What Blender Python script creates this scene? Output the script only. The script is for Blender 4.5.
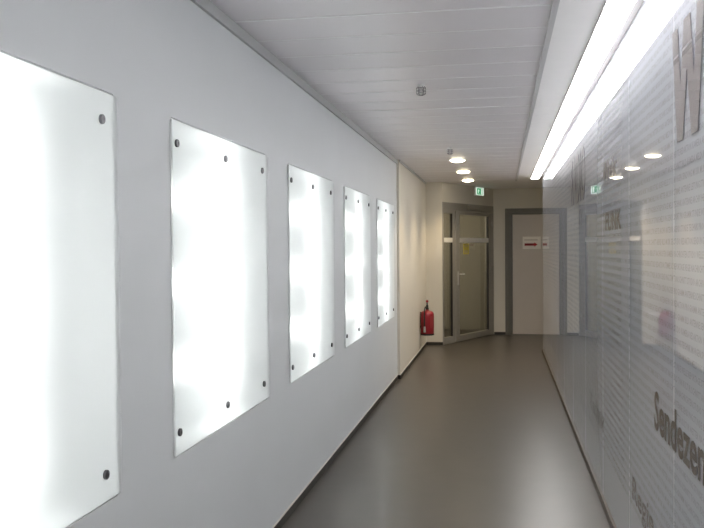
import bpy, math, random
from mathutils import Vector, Matrix

random.seed(4)
S = bpy.context.scene
COL = S.collection
for o in list(bpy.data.objects):
    bpy.data.objects.remove(o)

# ------------------------------------------------------------------ camera
FPX, YAW, PITCH, ROLL, EYE = 850.0, -0.17397, -0.01816, -0.00684, 1.65
cy, sy, cp, sp = math.cos(YAW), math.sin(YAW), math.cos(PITCH), math.sin(PITCH)
fw = Vector((sy * cp, cy * cp, sp)); rt = Vector((cy, -sy, 0)); up = rt.cross(fw)
r2 = rt * math.cos(ROLL) + up * math.sin(ROLL); u2 = -rt * math.sin(ROLL) + up * math.cos(ROLL)
cd = bpy.data.cameras.new('camera'); cam = bpy.data.objects.new('camera', cd); COL.objects.link(cam)
cd.sensor_fit = 'HORIZONTAL'; cd.sensor_width = 36.0; cd.lens = FPX / 704 * 36.0
cd.clip_start = 0.05; cd.clip_end = 100
cam.matrix_world = Matrix(((r2.x, u2.x, -fw.x, 0), (r2.y, u2.y, -fw.y, 0), (r2.z, u2.z, -fw.z, EYE), (0, 0, 0, 1)))
S.camera = cam

# ------------------------------------------------------------------ world, exposure
w = bpy.data.worlds.new('world'); S.world = w; w.use_nodes = True
w.node_tree.nodes['Background'].inputs[0].default_value = (0.8, 0.85, 0.9, 1)
w.node_tree.nodes['Background'].inputs[1].default_value = 0.05
S.view_settings.view_transform = 'Standard'; S.view_settings.look = 'None'
S.view_settings.exposure = 0.5; S.view_settings.gamma = 1.0; S.view_settings.use_curve_mapping = False

STRIP_POWER = 12.5       # long ceiling lamp
DOWN_EMIT, DOWN_SPOT = 16.0, 42.0
BULB_EMIT = 88.0
EXIT_EMIT = 0.55

# ------------------------------------------------------------------ dimensions
H = 2.764
XL, XLF, XG = -1.296, -1.264, 0.64
YB, YSTEP, YEL, YEND = -2.5, 10.647, 14.46, 16.33
YGLASS = 13.62
YPLANK = 14.4
XPLANK = 0.262
A = Vector((-0.985, YEL, 0)); B = Vector((-0.15, YEND, 0))
ANG = math.atan2(B.y - A.y, B.x - A.x); LD = (B - A).length

# ------------------------------------------------------------------ materials
def new_mat(name):
    m = bpy.data.materials.new(name); m.use_nodes = True
    return m, m.node_tree.nodes, m.node_tree.links, m.node_tree.nodes['Principled BSDF']

def mat(name, col, rough=0.5, metal=0.0, ior=1.45, noise=0.0, nscale=8.0, bump=0.0, bscale=200.0, coat=0.0):
    m, n, l, p = new_mat(name)
    p.inputs['Roughness'].default_value = rough; p.inputs['Metallic'].default_value = metal
    p.inputs['IOR'].default_value = ior; p.inputs['Coat Weight'].default_value = coat
    p.inputs['Base Color'].default_value = (*col, 1)
    if noise:
        tc = n.new('ShaderNodeTexCoord'); nz = n.new('ShaderNodeTexNoise'); nz.inputs['Scale'].default_value = nscale
        nz.inputs['Detail'].default_value = 4
        rp = n.new('ShaderNodeValToRGB')
        rp.color_ramp.elements[0].position = 0.3; rp.color_ramp.elements[1].position = 0.7
        rp.color_ramp.elements[0].color = (*[c * (1 - noise) for c in col], 1)
        rp.color_ramp.elements[1].color = (*[min(1, c * (1 + noise)) for c in col], 1)
        l.new(tc.outputs['Object'], nz.inputs['Vector']); l.new(nz.outputs['Fac'], rp.inputs['Fac'])
        l.new(rp.outputs['Color'], p.inputs['Base Color'])
    if bump:
        tc2 = n.new('ShaderNodeTexCoord'); nb = n.new('ShaderNodeTexNoise'); nb.inputs['Scale'].default_value = bscale
        b = n.new('ShaderNodeBump'); b.inputs['Strength'].default_value = bump; b.inputs['Distance'].default_value = 0.002
        l.new(tc2.outputs['Object'], nb.inputs['Vector']); l.new(nb.outputs['Fac'], b.inputs['Height'])
        l.new(b.outputs['Normal'], p.inputs['Normal'])
    return m

def emit(name, col, strength, base=(0.9, 0.9, 0.9)):
    m, n, l, p = new_mat(name)
    p.inputs['Base Color'].default_value = (*base, 1)
    p.inputs['Emission Color'].default_value = (*col, 1); p.inputs['Emission Strength'].default_value = strength
    return m

def clear_glass(name, tint=(0.8, 0.84, 0.8)):
    m, n, l, p = new_mat(name); n.remove(p)
    out = n['Material Output']; tr = n.new('ShaderNodeBsdfTransparent'); tr.inputs[0].default_value = (*tint, 1)
    gl = n.new('ShaderNodeBsdfGlossy'); gl.inputs['Roughness'].default_value = 0.02
    fr = n.new('ShaderNodeFresnel'); fr.inputs['IOR'].default_value = 1.5
    mx = n.new('ShaderNodeMixShader')
    ge = n.new('ShaderNodeNewGeometry'); fb = n.new('ShaderNodeMath'); fb.operation = 'SUBTRACT'; fb.inputs[0].default_value = 1.0
    ml = n.new('ShaderNodeMath'); ml.operation = 'MULTIPLY'
    l.new(ge.outputs['Backfacing'], fb.inputs[1]); l.new(fr.outputs[0], ml.inputs[0]); l.new(fb.outputs[0], ml.inputs[1])
    l.new(ml.outputs[0], mx.inputs[0]); l.new(tr.outputs[0], mx.inputs[1]); l.new(gl.outputs[0], mx.inputs[2])
    l.new(mx.outputs[0], out.inputs[0])
    return m

def backed_glass(name, col):
    """double glazed sheet over an opaque print: clear mirror share rising towards grazing, matt colour below"""
    m, n, l, p = new_mat(name); n.remove(p)
    out = n['Material Output']
    df = n.new('ShaderNodeBsdfDiffuse'); df.inputs[0].default_value = (*col, 1)
    gl = n.new('ShaderNodeBsdfGlossy'); gl.inputs['Roughness'].default_value = 0.0; gl.inputs['Color'].default_value = (0.96, 0.975, 1.0, 1)
    lw = n.new('ShaderNodeLayerWeight'); lw.inputs['Blend'].default_value = 0.5
    pw = n.new('ShaderNodeMath'); pw.operation = 'POWER'; pw.inputs[1].default_value = 3.4
    ma = n.new('ShaderNodeMath'); ma.operation = 'MULTIPLY_ADD'; ma.inputs[1].default_value = 0.9; ma.inputs[2].default_value = 0.09
    mx = n.new('ShaderNodeMixShader')
    l.new(lw.outputs['Facing'], pw.inputs[0]); l.new(pw.outputs[0], ma.inputs[0]); l.new(ma.outputs[0], mx.inputs[0])
    l.new(df.outputs[0], mx.inputs[1]); l.new(gl.outputs[0], mx.inputs[2]); l.new(mx.outputs[0], out.inputs[0])
    return m

def frosted(name):
    m, n, l, p = new_mat(name); n.remove(p)
    out = n['Material Output']
    tl = n.new('ShaderNodeBsdfTranslucent'); tl.inputs[0].default_value = (0.94, 0.955, 0.955, 1)
    rf = n.new('ShaderNodeBsdfRefraction'); rf.inputs['Color'].default_value = (0.95, 0.96, 0.96, 1)
    rf.inputs['Roughness'].default_value = 0.5; rf.inputs['IOR'].default_value = 1.1
    df = n.new('ShaderNodeBsdfDiffuse'); df.inputs[0].default_value = (0.82, 0.84, 0.84, 1)
    m1 = n.new('ShaderNodeMixShader'); m1.inputs[0].default_value = 0.75
    l.new(tl.outputs[0], m1.inputs[1]); l.new(rf.outputs[0], m1.inputs[2])
    m2 = n.new('ShaderNodeMixShader'); m2.inputs[0].default_value = 0.3
    l.new(m1.outputs[0], m2.inputs[1]); l.new(df.outputs[0], m2.inputs[2])
    l.new(m2.outputs[0], out.inputs[0])
    return m

M = {}
M['wall'] = mat('wall paint', (0.69, 0.71, 0.712), 0.6, noise=0.012, nscale=2.0, bump=0.08)
M['wall_warm'] = mat('wall paint cream', (0.66, 0.625, 0.545), 0.6, noise=0.012, nscale=2.0, bump=0.08)
M['plaster'] = mat('ceiling plaster', (0.86, 0.84, 0.83), 0.6, noise=0.01)
M['plank'] = mat('ceiling metal planks', (0.80, 0.765, 0.79), 0.34, ior=1.5, noise=0.015, nscale=1.5)
M['plank_joint'] = mat('ceiling joint strip', (0.95, 0.94, 0.95), 0.5)
M['trim'] = mat('ceiling trim grey', (0.50, 0.51, 0.50), 0.5)
M['trim_light'] = mat('ceiling trim pale', (0.55, 0.54, 0.54), 0.45)
M['floor'] = mat('floor grey vinyl', (0.062, 0.053, 0.043), 0.33, ior=1.6, noise=0.07, nscale=5.0)
M['skirt'] = mat('skirting dark vinyl', (0.035, 0.033, 0.028), 0.45)
M['bead'] = mat('sealant bead', (0.85, 0.81, 0.74), 0.5)
M['rail'] = mat('rail bronze', (0.085, 0.068, 0.054), 0.4, metal=0.2)
M['glass_wall'] = backed_glass('printed glass', (0.73, 0.76, 0.84))
M['print'] = backed_glass('fine print', (0.58, 0.59, 0.615))
M['print_big'] = backed_glass('large print', (0.09, 0.08, 0.07))
M['print_mid'] = backed_glass('large print worn', (0.34, 0.30, 0.29))
M['seam'] = mat('clear silicone seam', (0.62, 0.64, 0.66), 0.2, ior=1.6)
M['alu'] = mat('door frame grey', (0.34, 0.325, 0.29), 0.4, metal=0.25)
M['reflection_dark'] = mat('door gasket', (0.02, 0.02, 0.02), 0.6)  # black standing in for the frame's dark reflection at the pane edges
M['rail_light'] = mat('mid rail grey', (0.7, 0.685, 0.64), 0.5)
M['steel'] = mat('steel frame dark grey', (0.15, 0.145, 0.13), 0.45)
M['leaf'] = mat('door leaf grey', (0.58, 0.535, 0.495), 0.5, noise=0.01)
M['chrome'] = mat('brushed steel', (0.55, 0.55, 0.55), 0.3, metal=1.0)
M['handle'] = mat('satin aluminium', (0.58, 0.57, 0.55), 0.45, metal=0.3)
M['fixing'] = mat('standoff steel', (0.16, 0.16, 0.17), 0.35, metal=0.8)
M['pane'] = clear_glass('door glass', (0.75, 0.74, 0.70))
M['frost'] = frosted('frosted light panel glass')
M['box'] = mat('light box white', (0.62, 0.635, 0.635), 0.7)
M['bulb'] = emit('panel lamp', (1.0, 0.99, 0.97), BULB_EMIT)
M['strip'] = emit('strip lamp diffuser', (1.0, 0.965, 0.93), STRIP_POWER)
M['down'] = emit('downlight lens', (1.0, 0.86, 0.60), DOWN_EMIT)
M['white'] = mat('white plastic', (0.8, 0.8, 0.78), 0.4)
M['red'] = mat('extinguisher red', (0.27, 0.012, 0.022), 0.35, coat=0.3)
M['black'] = mat('black rubber', (0.015, 0.016, 0.015), 0.5)
M['label'] = mat('grey label', (0.42, 0.45, 0.45), 0.5)
M['paper'] = mat('white paper', (0.88, 0.84, 0.79), 0.7)
M['ink_red'] = mat('red ink', (0.42, 0.03, 0.04), 0.6)
M['ink_dark'] = mat('dark red ink', (0.16, 0.02, 0.03), 0.6)
M['ink_grey'] = mat('grey ink', (0.45, 0.40, 0.37), 0.6)
M['yellow'] = mat('yellow paper', (0.55, 0.46, 0.07), 0.7)
M['exit_white'] = emit('exit sign white', (0.85, 1.0, 0.86), EXIT_EMIT)
M['exit_green'] = emit('exit sign green', (0.0, 0.34, 0.13), EXIT_EMIT, (0.0, 0.12, 0.04))
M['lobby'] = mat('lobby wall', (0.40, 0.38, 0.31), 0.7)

# ------------------------------------------------------------------ mesh helpers
class MB:
    def __init__(s): s.v = []; s.f = []; s.smooth = []
    def add(s, vs, fs, smooth=False):
        b = len(s.v); s.v += [tuple(v) for v in vs]; s.f += [tuple(i + b for i in f) for f in fs]
        s.smooth += [smooth] * len(fs); return s
    def box(s, x0, x1, y0, y1, z0, z1, bev=0.0):
        if bev <= 0:
            vs = [(x, y, z) for x in (x0, x1) for y in (y0, y1) for z in (z0, z1)]
            return s.add(vs, [(0, 1, 3, 2), (4, 6, 7, 5), (0, 4, 5, 1), (2, 3, 7, 6), (0, 2, 6, 4), (1, 5, 7, 3)])
        import bmesh
        bm = bmesh.new(); bmesh.ops.create_cube(bm, size=1)
        for v in bm.verts:
            v.co = Vector(((x0 + x1) / 2 + v.co.x * (x1 - x0), (y0 + y1) / 2 + v.co.y * (y1 - y0), (z0 + z1) / 2 + v.co.z * (z1 - z0)))
        bmesh.ops.bevel(bm, geom=list(bm.edges), offset=bev, segments=2, affect='EDGES', profile=0.5)
        bm.verts.index_update()
        s.add([v.co[:] for v in bm.verts], [[v.index for v in f.verts] for f in bm.faces]); bm.free()
        return s
    def lathe(s, prof, c=(0, 0, 0), axis='z', n=28):
        vs = []; fs = []
        for r, h in prof:
            for k in range(n):
                a = 2 * math.pi * k / n; p, q = r * math.cos(a), r * math.sin(a)
                o = {'z': (p, q, h), 'x': (h, p, q), 'y': (q, h, p)}[axis]
                vs.append((o[0] + c[0], o[1] + c[1], o[2] + c[2]))
        m = len(prof)
        for j in range(m - 1):
            for k in range(n):
                fs.append((j * n + k, j * n + (k + 1) % n, (j + 1) * n + (k + 1) % n, (j + 1) * n + k))
        fs.append(tuple(reversed(range(n)))); fs.append(tuple((m - 1) * n + k for k in range(n)))
        return s.add(vs, fs, True)
    def tube(s, pts, r, n=8):
        pts = [Vector(p) for p in pts]; vs = []; fs = []
        ref = Vector((0.31, 0.22, 0.93))
        for i, p in enumerate(pts):
            d = (pts[min(i + 1, len(pts) - 1)] - pts[max(i - 1, 0)]).normalized()
            a = d.cross(ref).normalized(); b = d.cross(a)
            rr = r[i] if isinstance(r, (list, tuple)) else r
            for k in range(n):
                t = 2 * math.pi * k / n; vs.append(p + a * math.cos(t) * rr + b * math.sin(t) * rr)
        for i in range(len(pts) - 1):
            for k in range(n):
                fs.append((i * n + k, i * n + (k + 1) % n, (i + 1) * n + (k + 1) % n, (i + 1) * n + k))
        fs.append(tuple(reversed(range(n)))); fs.append(tuple((len(pts) - 1) * n + k for k in range(n)))
        return s.add(vs, fs, True)
    def prism(s, poly, y0, y1):
        """outline in x,z extruded along y"""
        n = len(poly); vs = [(x, y0, z) for x, z in poly] + [(x, y1, z) for x, z in poly]
        fs = [tuple(range(n)), tuple(reversed(range(n, 2 * n)))]
        fs += [(i, (i + 1) % n, (i + 1) % n + n, i + n) for i in range(n)]
        return s.add(vs, fs)
    def build(s, name, m, parent=None):
        me = bpy.data.meshes.new(name); me.from_pydata(s.v, [], s.f); me.update()
        import bmesh
        bm = bmesh.new(); bm.from_mesh(me); bmesh.ops.recalc_face_normals(bm, faces=bm.faces)
        bm.to_mesh(me); bm.free()
        me.polygons.foreach_set('use_smooth', s.smooth)
        if any(s.smooth):
            try: me.set_sharp_from_angle(angle=math.radians(40))
            except Exception: pass
        me.materials.append(m)
        o = bpy.data.objects.new(name, me); COL.objects.link(o)
        if parent: o.parent = parent
        return o

def tag(o, label, cat, group=None):
    o['label'] = label; o['category'] = cat
    if group: o['group'] = group
    return o
def thing(name, label, cat, loc=(0, 0, 0), rz=0.0, group=None):
    o = bpy.data.objects.new(name, None); o.empty_display_size = 0.1; COL.objects.link(o)
    o.location = loc; o.rotation_euler = (0, 0, rz)
    return tag(o, label, cat, group)
def struct(name, mb, m, parent=None):
    o = mb.build(name, m, parent)
    if parent is None: o['kind'] = 'structure'
    return o
def struct_root(name, loc, rz=0.0):
    o = bpy.data.objects.new(name, None); COL.objects.link(o); o.location = loc; o.rotation_euler = (0, 0, rz)
    o['kind'] = 'structure'; return o
def copy_tree(o, parent=None):
    c = o.copy(); COL.objects.link(c)
    if parent: c.parent = parent
    for ch in list(o.children): copy_tree(ch, c)
    return c

# ------------------------------------------------------------------ structure
struct('floor', MB().box(-3.2, 2.2, YB - 0.2, 18.5, -0.1, 0), M['floor'])

# light panel openings in the left wall
PW, PZ0, PZ1 = 1.400, 0.821, 2.170
PY = [1.323 + 1.886 * i for i in range(5)]
HYL, HYR, HZ = 0.014, 0.014, 0.010            # opening: slightly narrower, slightly taller than the pane
mb = MB(); WX0 = -1.50
za, zb = PZ0 - HZ, PZ1 + HZ
mb.box(WX0, XL, YB, YSTEP, 0, za); mb.box(WX0, XL, YB, YSTEP, zb, H)
prev = YB
for y in PY:
    mb.box(WX0, XL, prev, y + HYL, za, zb); prev = y + PW - HYR
mb.box(WX0, XL, prev, YSTEP, za, zb)
struct('wall_left', mb, M['wall'])
struct('wall_left_far', MB().box(-1.50, XLF, YSTEP, YEL + 0.12, 0, H), M['wall_warm'])
struct('wall_end_left', MB().box(XLF, A.x, YEL, YEL + 0.12, 0, H), M['wall_warm'])
DZ = 2.43                         # top of the glazed door
def rotz(mb, ang, off):
    c, s_ = math.cos(ang), math.sin(ang)
    mb.v = [(off[0] + x * c - y * s_, off[1] + x * s_ + y * c, off[2] + z) for x, y, z in mb.v]; return mb
struct('wall_angled', rotz(MB().box(0, LD, 0, 0.10, DZ, H), ANG, A), M['wall_warm'])
D2X0, D2X1, D2Z = 0.071, 1.20, 2.385
mb = MB().box(B.x, D2X0, YEND, YEND + 0.15, 0, H).box(D2X1, 2.1, YEND, YEND + 0.15, 0, H).box(D2X0, D2X1, YEND, YEND + 0.15, D2Z, H)
struct('wall_end', mb, M['wall_warm'])
struct('wall_side', MB().box(1.95, 2.1, YGLASS - 0.1, YEND, 0, H), M['wall_warm'])
struct('wall_right', MB().box(0.662, 0.80, YB, YGLASS - 0.004, 0, H), M['wall'])
struct('wall_return', MB().box(0.80, 1.95, YGLASS - 0.15, YGLASS - 0.01, 0, H), M['wall_warm'])
struct('wall_back', MB().box(-1.5, 0.8, YB - 0.15, YB, 0, H), M['wall'])
# dim lobby behind the glazed door
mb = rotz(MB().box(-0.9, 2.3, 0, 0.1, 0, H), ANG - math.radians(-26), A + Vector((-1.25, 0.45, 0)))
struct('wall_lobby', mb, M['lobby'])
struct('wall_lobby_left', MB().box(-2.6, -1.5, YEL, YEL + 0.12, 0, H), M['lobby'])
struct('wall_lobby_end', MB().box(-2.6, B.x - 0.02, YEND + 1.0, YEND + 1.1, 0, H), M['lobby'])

ll = bpy.data.lights.new('lobby_fill', 'POINT'); ll.energy = 36; ll.color = (1.0, 0.92, 0.8); ll.shadow_soft_size = 0.12  # added point fill without a fixture, brightens the lobby seen through the glass
lo = bpy.data.objects.new('lobby_fill', ll); COL.objects.link(lo); lo.location = (-1.8, 15.5, 2.0)

# ceiling: metal planks across the corridor, plaster margin round them
mb = MB(); strong = [-1.6, 1.21, 4.02, 6.83, 9.64, 12.45]
edges = []
y = YB
joints = []
for s_ in [-4.41] + strong:
    for k in range(7): joints.append(s_ + k * 2.81 / 7)
joints = sorted(j for j in joints if YB + 0.05 < j < YPLANK - 0.05)
ys = [YB] + joints + [YPLANK]
for a, b in zip(ys[:-1], ys[1:]):
    mb.box(XL + 0.001, XPLANK - 0.03, a + 0.0025, b - 0.0025, H, H + 0.02)
mb.box(XL, XPLANK, YB, YPLANK, H + 0.022, H + 0.03)
struct('ceiling', mb, M['plank'])
mb = MB()
for s_ in strong:
    if s_ > YB: mb.box(XL + 0.02, XPLANK - 0.03, s_ - 0.008, s_ + 0.008, H - 0.003, H + 0.001)
for s_ in joints:
    if min(abs(s_ - t) for t in strong) > 0.05: mb.box(XL + 0.02, XPLANK - 0.03, s_ - 0.004, s_ + 0.004, H - 0.002, H + 0.001)
struct('trim_1', mb, M['plank_joint'])
mb = MB().box(XPLANK, 0.80, YB, YPLANK, H, H + 0.03).box(-3.0, 2.1, YPLANK, 18.4, H, H + 0.03).box(0.80, 2.1, YGLASS - 0.2, YPLANK, H, H + 0.03)
struct('ceiling_margin', mb, M['plaster'])
struct('trim_2', MB().box(XPLANK - 0.03, XPLANK, YB, YPLANK, H - 0.012, H + 0.02), M['trim_light'])
mb = MB().box(XL, XL + 0.016, YB, YSTEP, H - 0.056, H).box(XLF, XLF + 0.012, YSTEP, YEL, H - 0.03, H)
struct('trim_3', mb, M['trim'])
struct('ceiling_slab', MB().box(-3.2, 2.2, YB - 0.2, 18.6, H + 0.04, H + 0.12), M['wall'])

# skirting
SK = 0.05
struct('baseboard_left', MB().box(XL, XL + 0.006, YB, YSTEP - 0.0, 0, SK), M['skirt'])
struct('trim_5', MB().box(XL, XL + 0.004, YB, YSTEP - 0.001, SK, SK + 0.010).box(XLF, XLF + 0.004, YSTEP, YEL - 0.001, SK, SK + 0.008), M['bead'])
struct('baseboard_left_far', MB().box(XLF, XLF + 0.006, YSTEP - 0.008, YEL, 0, SK).box(XL + 0.006, XLF, YSTEP - 0.008, YSTEP - 0.001, 0, SK), M['skirt'])
struct('baseboard_end_left', MB().box(XLF + 0.006, A.x, YEL - 0.006, YEL, 0, SK), M['skirt'])
struct('baseboard_end', MB().box(B.x + 0.012, D2X0, YEND - 0.006, YEND, 0, SK).box(D2X1, 1.95, YEND - 0.006, YEND, 0, SK), M['skirt'])
struct('baseboard_right', MB().box(XG - 0.016, XG + 0.022, YB, YGLASS, 0, SK + 0.004, 0.003), M['rail'])

# ------------------------------------------------------------------ door_1: glazed door with side light, set at an angle
d1 = struct_root('door_1', (A.x, A.y, 0), ANG)
FY0, FY1 = -0.012, 0.058
Z0g, Z1g = 0.12, 2.245
mb = MB()
mb.box(0.0, 0.04, FY0, FY1, 0, DZ, 0.003).box(LD - 0.13, LD - 0.012, FY0, FY1, 0, DZ, 0.003)
mb.box(0.04, LD - 0.13, FY0, FY1, 2.30, DZ, 0.003)
mb.box(0.355, 0.455, FY0, FY1, 0, 2.30, 0.003)
mb.box(0.04, 0.355, FY0, FY1, 0, Z0g, 0.003).box(0.04, 0.355, FY0, FY1, Z1g, 2.30, 0.003)
mb.build('door_frame', M['alu'], d1)
MB().box(0.045, 0.35, FY0 - 0.004, FY1 - 0.01, 1.745, 1.825, 0.002).build('mid_rail', M['rail_light'], d1)
MB().box(0.0405, 0.3545, 0.02, 0.028, Z0g + 0.001, Z1g - 0.001).build('side_pane', M['pane'], d1)
MB().box(0.33, 0.354, FY0 + 0.002, 0.018, Z0g + 0.002, 1.744).box(0.33, 0.354, FY0 + 0.002, 0.018, 1.826, Z1g - 0.002).build('edge_reflection', M['reflection_dark'], d1)  # dark reflection painted as black strips along the side pane's right edge
mb = MB()
LX0, LX1, LZ1 = 0.462, LD - 0.136, 2.292
mb.box(LX0, 0.60, FY0 - 0.012, FY1 - 0.006, 0.01, LZ1, 0.003).box(1.80, LX1, FY0 - 0.012, FY1 - 0.006, 0.01, LZ1, 0.003)
mb.box(0.60, 1.80, FY0 - 0.012, FY1 - 0.006, 0.01, 0.115, 0.003).box(0.60, 1.80, FY0 - 0.012, FY1 - 0.006, Z1g - 0.01, LZ1, 0.003)
leaf = mb.build('door_leaf', M['alu'], d1)
MB().box(0.601, 1.799, 0.014, 0.022, 0.116, Z1g - 0.011).build('leaf_pane', M['pane'], leaf)
MB().box(0.602, 1.798, FY0 - 0.006, 0.012, 1.745, 1.825, 0.002).build('mid_rail', M['rail_light'], leaf)
MB().box(1.765, 1.798, FY0 - 0.008, 0.012, 0.118, 1.744).box(1.765, 1.798, FY0 - 0.008, 0.012, 1.826, Z1g - 0.012).build('edge_reflection', M['reflection_dark'], leaf)  # frame's dark reflection put in as black strips at the right glass edge
hz = 1.19
mb = MB().box(0.51, 0.55, -0.034, -0.0245, hz - 0.19, hz + 0.05, 0.003)
mb.tube([(0.53, -0.03, hz), (0.53, -0.075, hz), (0.56, -0.082, hz), (0.67, -0.082, hz)], 0.011)
mb.lathe([(0.012, -0.002), (0.012, 0.004)], (0.53, -0.036, hz - 0.13), 'y', 16)
mb.build('door_handle', M['handle'], leaf)
mb = MB()
for z in (0.3, 1.2, 2.05): mb.lathe([(0.012, 0), (0.012, 0.11)], (LX1 + 0.002, -0.036, z), 'z', 14)
mb.build('hinge', M['alu'], leaf)
MB().box(0.9, 1.5, -0.075, -0.026, 2.335, 2.405, 0.006).build('door_closer', M['alu'], d1)

# ------------------------------------------------------------------ door_2: grey steel door in the end wall
d2 = struct_root('door_2', (D2X0, YEND, 0))
W2 = D2X1 - D2X0
mb = MB()
for x0, x1 in ((0.0, 0.075), (W2 - 0.075, W2)): mb.box(x0, x1, -0.018, 0.13, 0, D2Z, 0.003)
mb.box(0.075, W2 - 0.075, -0.018, 0.13, D2Z - 0.075, D2Z, 0.003)
for x0, x1 in ((0.076, 0.136), (W2 - 0.136, W2 - 0.076)): mb.box(x0, x1, 0.02, 0.13, 0, D2Z - 0.077, 0.002)
mb.box(0.136, W2 - 0.136, 0.02, 0.13, D2Z - 0.112, D2Z - 0.077, 0.002)
mb.build('door_frame', M['steel'], d2)
lf = MB().box(0.139, W2 - 0.139, 0.045, 0.095, 0.008, D2Z - 0.115, 0.002).build('door_leaf', M['leaf'], d2)
hx = W2 - 0.21
mb = MB().box(hx - 0.02, hx + 0.02, 0.036, 0.0445, 0.9, 1.12, 0.002).tube([(hx, 0.04, 1.06), (hx, -0.005, 1.06), (hx - 0.03, -0.012, 1.06), (hx - 0.13, -0.012, 1.06)], 0.01)
mb.build('door_handle', M['chrome'], lf)

# ------------------------------------------------------------------ backlit glass panels on the left wall
ORD = ['nearest the camera, cut by the left edge of the photo', 'second from the camera, the largest one seen whole',
       'third from the camera, middle of the row of five', 'fourth from the camera, next to last',
       'fifth and farthest, smallest of the row, near the wall step']
def light_panel(i):
    t = thing('light_panel', 'backlit frosted glass wall panel, ' + ORD[i], 'light panel', (XL, PY[i], PZ0), 0, 'backlit glass panels along the left wall')
    return t
p0 = light_panel(0); PH = PZ1 - PZ0
e = 0.002; d = 0.15
mb = MB(); y0, y1, z0, z1 = HYL + e, PW - HYR - e, -HZ + e, PH + HZ - e
mb.box(-d, -d + 0.006, y0, y1, z0, z1)
mb.box(-d + 0.006, -0.002, y0, y0 + 0.004, z0, z1).box(-d + 0.006, -0.002, y1 - 0.004, y1, z0, z1)
mb.box(-d + 0.006, -0.002, y0 + 0.004, y1 - 0.004, z0, z0 + 0.004).box(-d + 0.006, -0.002, y0 + 0.004, y1 - 0.004, z1 - 0.004, z1)
mb.build('light_box', M['box'], p0)
XP0, XP1 = 0.0015, 0.012
gp = MB().box(XP0, XP1, 0, PW, 0, PH, 0.003).build('glass_pane', M['frost'], p0)
for k in range(3):
    zc = PH * (0.2 + 0.3 * k)
    MB().lathe([(0.001, -0.05)] + [(0.05 * math.cos(a), 0.05 * math.sin(a)) for a in [math.radians(v) for v in range(-75, 76, 15)]] + [(0.001, 0.05)], (-0.078, PW / 2 - 0.01, zc), 'x', 20).build('lamp_bulb', M['bulb'], p0)
    MB().lathe([(0.03, -0.0585), (0.022, 0)], (-0.078, PW / 2 - 0.01, zc), 'x', 16).build('lamp_socket', M['white'], p0)
for zz in (0.093, PH - 0.093):
    for yy in (0.034, PW / 2 - 0.055, PW - 0.13):
        MB().lathe([(0.008, -0.004), (0.008, 0.0005), (0.015, 0.001), (0.016, 0.002), (0.016, 0.009), (0.0145, 0.0105), (0.006, 0.0105), (0.0055, 0.009)], (XP1, yy, zz), 'x', 20).build('fixing', M['fixing'], p0)
for i in range(1, 5):
    c = copy_tree(p0); c.location = (XL, PY[i], PZ0)
    c['label'] = 'backlit frosted glass wall panel, ' + ORD[i]

# ------------------------------------------------------------------ strip light beside the glass
t = thing('strip_light', 'long white fluorescent strip light on the ceiling beside the printed glass wall', 'ceiling light', (0.0, YB + 0.2, H))
LE = 14.0 - (YB + 0.2)
def lamp_profile(x0, x1, z0, z1, r=0.012, n=5):
    pts = [(x0, z1)]
    pts += [(x0 + r - r * math.cos(a), z0 + r - r * math.sin(a)) for a in [math.pi / 2 * k / n for k in range(n + 1)]]
    pts += [(x1 - r + r * math.sin(a), z0 + r - r * math.cos(a)) for a in [math.pi / 2 * k / n for k in range(n + 1)]]
    return pts + [(x1, z1)]
MB().prism(lamp_profile(0.474, 0.598, -0.014, -0.0055, 0.0015), 0.006, LE - 0.004).build('diffuser', M['strip'], t)
MB().box(0.471, 0.601, 0, LE, -0.005, -0.001).box(0.471, 0.4735, 0, LE, -0.0118, -0.005).box(0.5985, 0.601, 0, LE, -0.0118, -0.005).build('housing', M['white'], t)

# ------------------------------------------------------------------ downlights
dl_lab = ['round recessed downlight in the metal ceiling, largest and nearest of the three',
          'round recessed downlight in the metal ceiling, middle of the three', 'round recessed downlight in the metal ceiling, farthest, closest to the exit sign']
for i, (x, y) in enumerate([(-0.542, 10.85), (-0.54, 12.5), (-0.535, 14.1)]):
    t = thing('downlight', dl_lab[i], 'ceiling light', (x, y, H), 0, 'downlights at the far end')
    MB().lathe([(0.112, -0.001), (0.115, -0.004), (0.112, -0.007), (0.097, -0.008), (0.094, -0.006), (0.094, -0.001)], (0, 0, 0), 'z', 36).build('trim_ring', M['white'], t)
    MB().lathe([(0.0935, -0.0065), (0.085, -0.018), (0.06, -0.027), (0.03, -0.031), (0.002, -0.032)], (0, 0, 0), 'z', 36).build('lens', M['down'], t)
    ld = bpy.data.lights.new('downlight_lamp', 'SPOT'); ld.energy = DOWN_SPOT; ld.color = (1.0, 0.80, 0.52)
    ld.spot_size = math.radians(112); ld.spot_blend = 0.75; ld.shadow_soft_size = 0.05
    lo = bpy.data.objects.new('downlight_lamp', ld); COL.objects.link(lo); lo.parent = t; lo.location = (0, 0, -0.07)

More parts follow.
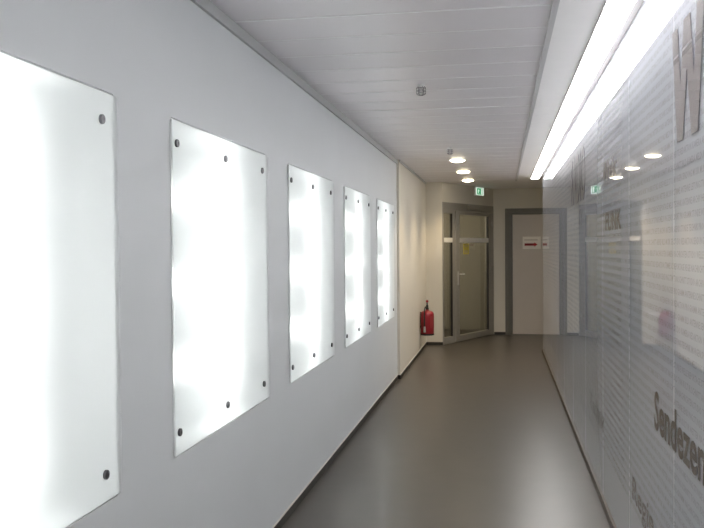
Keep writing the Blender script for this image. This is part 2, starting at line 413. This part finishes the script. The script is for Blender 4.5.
# ------------------------------------------------------------------ sprinklers in wire guards
sp_lab = ['small caged sprinkler head on the metal ceiling, nearer and larger of the two', 'small caged sprinkler head on the ceiling just before the first downlight']
for i, (x, y) in enumerate([(-0.533, 5.79), (-0.557, 9.5)]):
    t = thing('sprinkler', sp_lab[i], 'sprinkler', (x, y, H), 0, 'caged sprinkler heads')
    MB().lathe([(0.03, -0.001), (0.031, -0.010), (0.024, -0.022), (0.010, -0.024)], (0, 0, 0), 'z', 24).build('base', M['white'], t)
    mb = MB().lathe([(0.007, -0.0245), (0.007, -0.04), (0.004, -0.042)], (0, 0, 0), 'z', 12)
    for s_ in (-1, 1): mb.tube([(s_ * 0.006, 0, -0.038), (s_ * 0.014, 0, -0.048), (s_ * 0.010, 0, -0.060), (0, 0, -0.066)], 0.0022, 6)
    mb.lathe([(0.004, -0.062), (0.018, -0.066), (0.018, -0.068), (0.004, -0.069)], (0, 0, 0), 'z', 16)
    mb.build('sprinkler_head', M['chrome'], t)
    mb = MB()
    for k in range(6):
        a = k * math.pi / 3; c_, s_ = math.cos(a), math.sin(a)
        mb.tube([(0.026 * c_, 0.026 * s_, -0.018), (0.038 * c_, 0.038 * s_, -0.03), (0.038 * c_, 0.038 * s_, -0.075), (0.022 * c_, 0.022 * s_, -0.086), (0, 0, -0.088)], 0.0018, 6)
    for zz in (-0.032, -0.054, -0.076):
        mb.tube([(0.038 * math.cos(a), 0.038 * math.sin(a), zz) for a in [k * math.pi / 12 for k in range(25)]], 0.0018, 6)
    mb.build('wire_guard', M['fixing'], t)
    t.scale = (0.82, 0.82, 0.88)

# ------------------------------------------------------------------ printed glass wall
def text_geo(body, size, bold=0.0, res=3, extrude=0.0):
    cu = bpy.data.curves.new('t', 'FONT'); cu.body = body; cu.size = size; cu.resolution_u = res; cu.offset = bold
    ob = bpy.data.objects.new('t', cu); COL.objects.link(ob); bpy.context.view_layer.update()
    me = bpy.data.meshes.new_from_object(ob.evaluated_get(bpy.context.evaluated_depsgraph_get()))
    v = [tuple(q.co) for q in me.vertices]; f = [tuple(p.vertices) for p in me.polygons]
    bpy.data.objects.remove(ob); bpy.data.curves.remove(cu); bpy.data.meshes.remove(me)
    return v, f

PITCHG = 1.14
GY = [YGLASS - PITCHG * k for k in range(10)]          # joints, far to near
WORDS = ('SENDUNG PROGRAMM STUDIO NACHRICHTEN REGIE WETTER MUSIK REDAKTION KULTUR SPORT ARCHIV BERICHT MELDUNG '
         'TECHNIK STIMME HEUTE ABEND MORGEN LEITUNG ANTENNE WELLE BILD TON KAMERA SCHNITT STUNDE REPORTAGE').split()
def fine_print_mesh():
    mb = MB(); pit = 0.0463; size = 0.0335; z = 0.36
    rnd = random.Random(9)
    while z < 2.70:
        s_ = ' '.join(rnd.choice(WORDS) for _ in range(14))
        v, f = text_geo(s_, size, 0.0006, 1)
        keep = PITCHG - 0.012
        fs = [q for q in f if max(v[i][0] for i in q) < keep]
        used = sorted({i for q in fs for i in q}); ix = {o: n for n, o in enumerate(used)}
        mb.add([(0, -v[i][0] - 0.004, z + v[i][1]) for i in used], [tuple(ix[i] for i in q) for q in fs])
        z += pit
    return mb

GLAB = ['nearest full height printed glass wall panel, cut by the right edge, with the large W',
        'second nearest printed glass wall panel, where the word Sendezen begins',
        'third nearest printed glass wall panel, carrying small dark words',
        'fourth nearest printed glass wall panel, with a faint word low down near the floor',
        'fifth nearest printed glass wall panel, with part of the tall dark word',
        'sixth nearest printed glass wall panel, where the tall dark word begins',
        'seventh printed glass wall panel from the camera, reflecting the far doors',
        'third printed glass wall panel from the far end, a narrow sliver',
        'last but one printed glass wall panel before the far end', 'farthest printed glass wall panel, at the end of the strip light']
struct('wall_right_near', MB().box(XG, 0.6615, YB, GY[-1] - PITCHG - 0.004, SK + 0.007, H - 0.001), M['glass_wall'])
fp = None; panels = {}
for k in range(10):
    yf = GY[k]; yn = yf - PITCHG
    idx = 9 - k
    t = thing('glass_panel', GLAB[idx], 'glass wall panel', (XG, yf, 0), 0, 'printed glass panels of the right wall')
    MB().box(0, 0.012, -PITCHG + 0.004, -0.004, SK + 0.007, H - 0.001).build('pane', M['glass_wall'], t)
    if fp is None:
        mbp = fine_print_mesh(); mbp.v = [(-0.0012, y_, z_) for _, y_, z_ in mbp.v]
        fp = mbp.build('fine_print', M['print'], t)
    else:
        c = fp.copy(); COL.objects.link(c); c.parent = t
    panels[k] = (t, yf, yn)
mb = MB()
for y in GY + [GY[-1] - PITCHG]:
    mb.box(XG + 0.001, XG + 0.02, y - 0.0035, y + 0.0035, SK + 0.007, H - 0.001)
struct('trim_4', mb, M['seam'])

def panel_at(y):
    for k, (t, yf, yn) in panels.items():
        if yn <= y <= yf: return t, yf
def lettering(body, y0, y1, z0, cap, bold=0.0, m='print_mid', name='lettering'):
    """word from y0 (its left end) towards the camera to y1, cut where the panel row ends"""
    v, f = text_geo(body, 1.0, bold, 4)
    w_ = max(q[0] for q in v) - min(q[0] for q in v); x_ = min(q[0] for q in v)
    sx = (y0 - y1) / w_; sz = cap / 0.729
    t, yf = panel_at(y0 - 0.01)
    mb = MB().add([(-0.0024, y0 - (q[0] - x_) * sx - yf, z0 + q[1] * sz) for q in v], f)
    return mb.build(name, M[m], t)
lettering('Sendezentrum', 3.765, 3.765 - 1.40, 0.885, 0.162, 0.022, 'print_big')
lettering('RADIO', 8.15, 6.80, 2.04, 0.42, 0.02)
lettering('Welt', 5.63, 4.98, 2.055, 0.125, 0.015)
lettering('TV', 7.42, 7.02, 1.865, 0.10, 0.015)
lettering('FUNK', 5.47, 4.78, 1.75, 0.115, 0.02)
lettering('Technik', 6.47, 5.55, 0.47, 0.125, 0.012)
lettering('Regie', 4.38, 3.78, 0.40, 0.12, 0.012)
# the large W: two crossed Vs
t, yf = panel_at(3.30)
def wpt(u, v_): return (-0.0024, 3.385 - u * 0.52 - yf, 2.03 + v_ * 0.42)
strokes = [((0.0, 1), (0.20, 1), (0.36, 0), (0.18, 0)), ((0.40, 1), (0.60, 1), (0.37, 0), (0.19, 0)),
           ((0.40, 1), (0.60, 1), (0.82, 0), (0.64, 0)), ((0.80, 1), (1.0, 1), (0.83, 0), (0.65, 0))]
mb = MB()
for n_, st in enumerate(strokes):
    mb.add([(p[0] - 0.0002 * n_, p[1], p[2]) for p in (wpt(*q) for q in st)], [(0, 1, 2, 3)])
mb.build('lettering', M['print_mid'], t)

# ------------------------------------------------------------------ fire extinguisher
t = thing('fire_extinguisher', 'red fire extinguisher hanging on the left wall beside the angled glass door', 'fire extinguisher', (-1.150, 13.35, 0.285))
R = 0.104
MB().lathe([(0.090, 0.0), (0.096, 0.006), (R, 0.02), (R, 0.325), (0.100, 0.345), (0.082, 0.366), (0.052, 0.380), (0.026, 0.386), (0.026, 0.40)], (0, 0, 0), 'z', 36).build('cylinder', M['red'], t)
MB().lathe([(R - 0.004, -0.004), (R + 0.0015, 0.0), (R + 0.0015, 0.024), (R - 0.003, 0.026)], (0, 0, 0), 'z', 36).build('base_ring', M['black'], t)
MB().lathe([(0.024, 0.401), (0.024, 0.425), (0.018, 0.43), (0.018, 0.465), (0.010, 0.47)], (0, 0, 0), 'z', 20).build('valve', M['black'], t)
MB().box(-0.012, 0.012, -0.085, 0.02, 0.471, 0.481, 0.003).box(-0.011, 0.011, -0.10, 0.015, 0.497, 0.507, 0.003).box(-0.010, 0.010, 0.0, 0.018, 0.478, 0.50).build('lever', M['black'], t)
MB().lathe([(0.010, 0.508), (0.020, 0.515), (0.022, 0.535), (0.012, 0.548)], (0.0, -0.01, 0), 'z', 16).build('strike_knob', M['red'], t)
MB().tube([(-0.01, -0.018, 0.445), (-0.025, -0.065, 0.44), (-0.033, -0.10, 0.40), (-0.034, -0.112, 0.33), (-0.034, -0.114, 0.2), (-0.034, -0.114, 0.13)], 0.0105, 10).build('hose', M['black'], t)
MB().tube([(-0.034, -0.116, 0.14), (-0.034, -0.116, 0.05)], [0.015, 0.018], 12).build('nozzle', M['label'], t)
mb = MB(); n = 14; vs = []
for j, z in enumerate((0.12, 0.30)):
    for k in range(n + 1):
        a = math.radians(-62 + 70 * k / n); vs.append((math.cos(a) * (R + 0.0012), math.sin(a) * (R + 0.0012), z))
mb.add(vs, [(k, k + 1, n + 2 + k, n + 1 + k) for k in range(n)], True)
mb.build('label', mat('label dark red', (0.27, 0.03, 0.035), 0.4), t)
mb = MB().box(-0.1135, -0.1075, -0.02, 0.02, 0.10, 0.36, 0.002).box(-0.1075, -0.06, -0.012, 0.012, 0.345, 0.357).box(-0.1075, -0.095, -0.02, 0.02, 0.12, 0.14)
mb.build('wall_bracket', M['black'], t)

# ------------------------------------------------------------------ exit sign above the glazed door
es = thing('exit_sign', 'lit green and white emergency exit sign above the angled glass door', 'sign', (A.x + math.cos(ANG) * 1.225, A.y + math.sin(ANG) * 1.225, 2.60), ANG)
SW, SH = 0.335, 0.152
MB().box(0, SW, -0.036, -0.001, 0, SH, 0.004).build('sign_body', M['white'], es)
MB().box(0.006, SW - 0.006, -0.0385, -0.0365, 0.006, SH - 0.006).build('sign_face', M['exit_white'], es)
MB().box(0.05, SW - 0.055, -0.0400, -0.0388, 0.018, SH - 0.018).build('green_field', M['exit_green'], es)
mb = MB(); yq = -0.0408
def flat(poly, dx, dz, sc): mb.add([(dx + x * sc, yq, dz + z * sc) for x, z in poly], [tuple(range(len(poly)))])
flat([(0.165, 0.026), (0.215, 0.026), (0.215, 0.126), (0.165, 0.126)], 0.045, 0, 1.0)
mb.build('doorway_mark', M['exit_white'], es); mb = MB()
c0 = (0.118, 0.112); flat([(0.010 * math.cos(a), 0.010 * math.sin(a)) for a in [k * math.pi / 6 for k in range(12)]], c0[0], c0[1], 1.0)
for poly in ([(0.10, 0.10), (0.125, 0.102), (0.118, 0.062), (0.098, 0.064)], [(0.098, 0.066), (0.112, 0.064), (0.134, 0.032), (0.122, 0.028)],
             [(0.106, 0.066), (0.096, 0.062), (0.082, 0.034), (0.094, 0.034)], [(0.122, 0.10), (0.124, 0.09), (0.150, 0.076), (0.152, 0.084)],
             [(0.102, 0.10), (0.104, 0.09), (0.080, 0.070), (0.074, 0.078)]): flat(poly, 0.0, 0.0, 1.0)
mb.build('running_figure', M['exit_white'], es)

# ------------------------------------------------------------------ paper notices
n1 = thing('yellow_notice', 'small yellow paper notice stuck on the glass of the angled door', 'notice', (A.x, A.y, 0), ANG)
MB().box(0.81, 1.04, 0.0115, 0.0135, 1.535, 1.725).build('sheet', M['yellow'], n1)
mb = MB()
for z in (1.69, 1.665, 1.60, 1.58, 1.56): mb.box(0.84, 1.0, 0.0105, 0.0113, z, z + 0.006)
mb.build('print_lines', M['ink_grey'], n1)

n2 = thing('arrow_notice', 'white paper notice with a red arrow on the grey steel door', 'notice', (0.397, YEND + 0.0435, 1.618))
PWD, PHT = 0.335, 0.235
MB().box(0, PWD, -0.001, 0.001, 0, PHT).build('sheet', M['paper'], n2)
az = 0.085
MB().prism([(0.035, az - 0.022), (0.215, az - 0.022), (0.215, az - 0.042), (0.275, az), (0.215, az + 0.042), (0.215, az + 0.022), (0.035, az + 0.022)], -0.0022, -0.0012).build('arrow', M['ink_red'], n2)
mb = MB()
for k, (a, b) in enumerate([(0.045, 0.07), (0.078, 0.098), (0.105, 0.13), (0.136, 0.16), (0.166, 0.19)]): mb.box(a, b, -0.003, -0.0024, az - 0.012, az + 0.012)
mb.build('arrow_print', M['ink_dark'], n2)
MB().box(0.03, 0.28, -0.0022, -0.0012, 0.165, 0.178).build('print_lines', M['ink_grey'], n2)
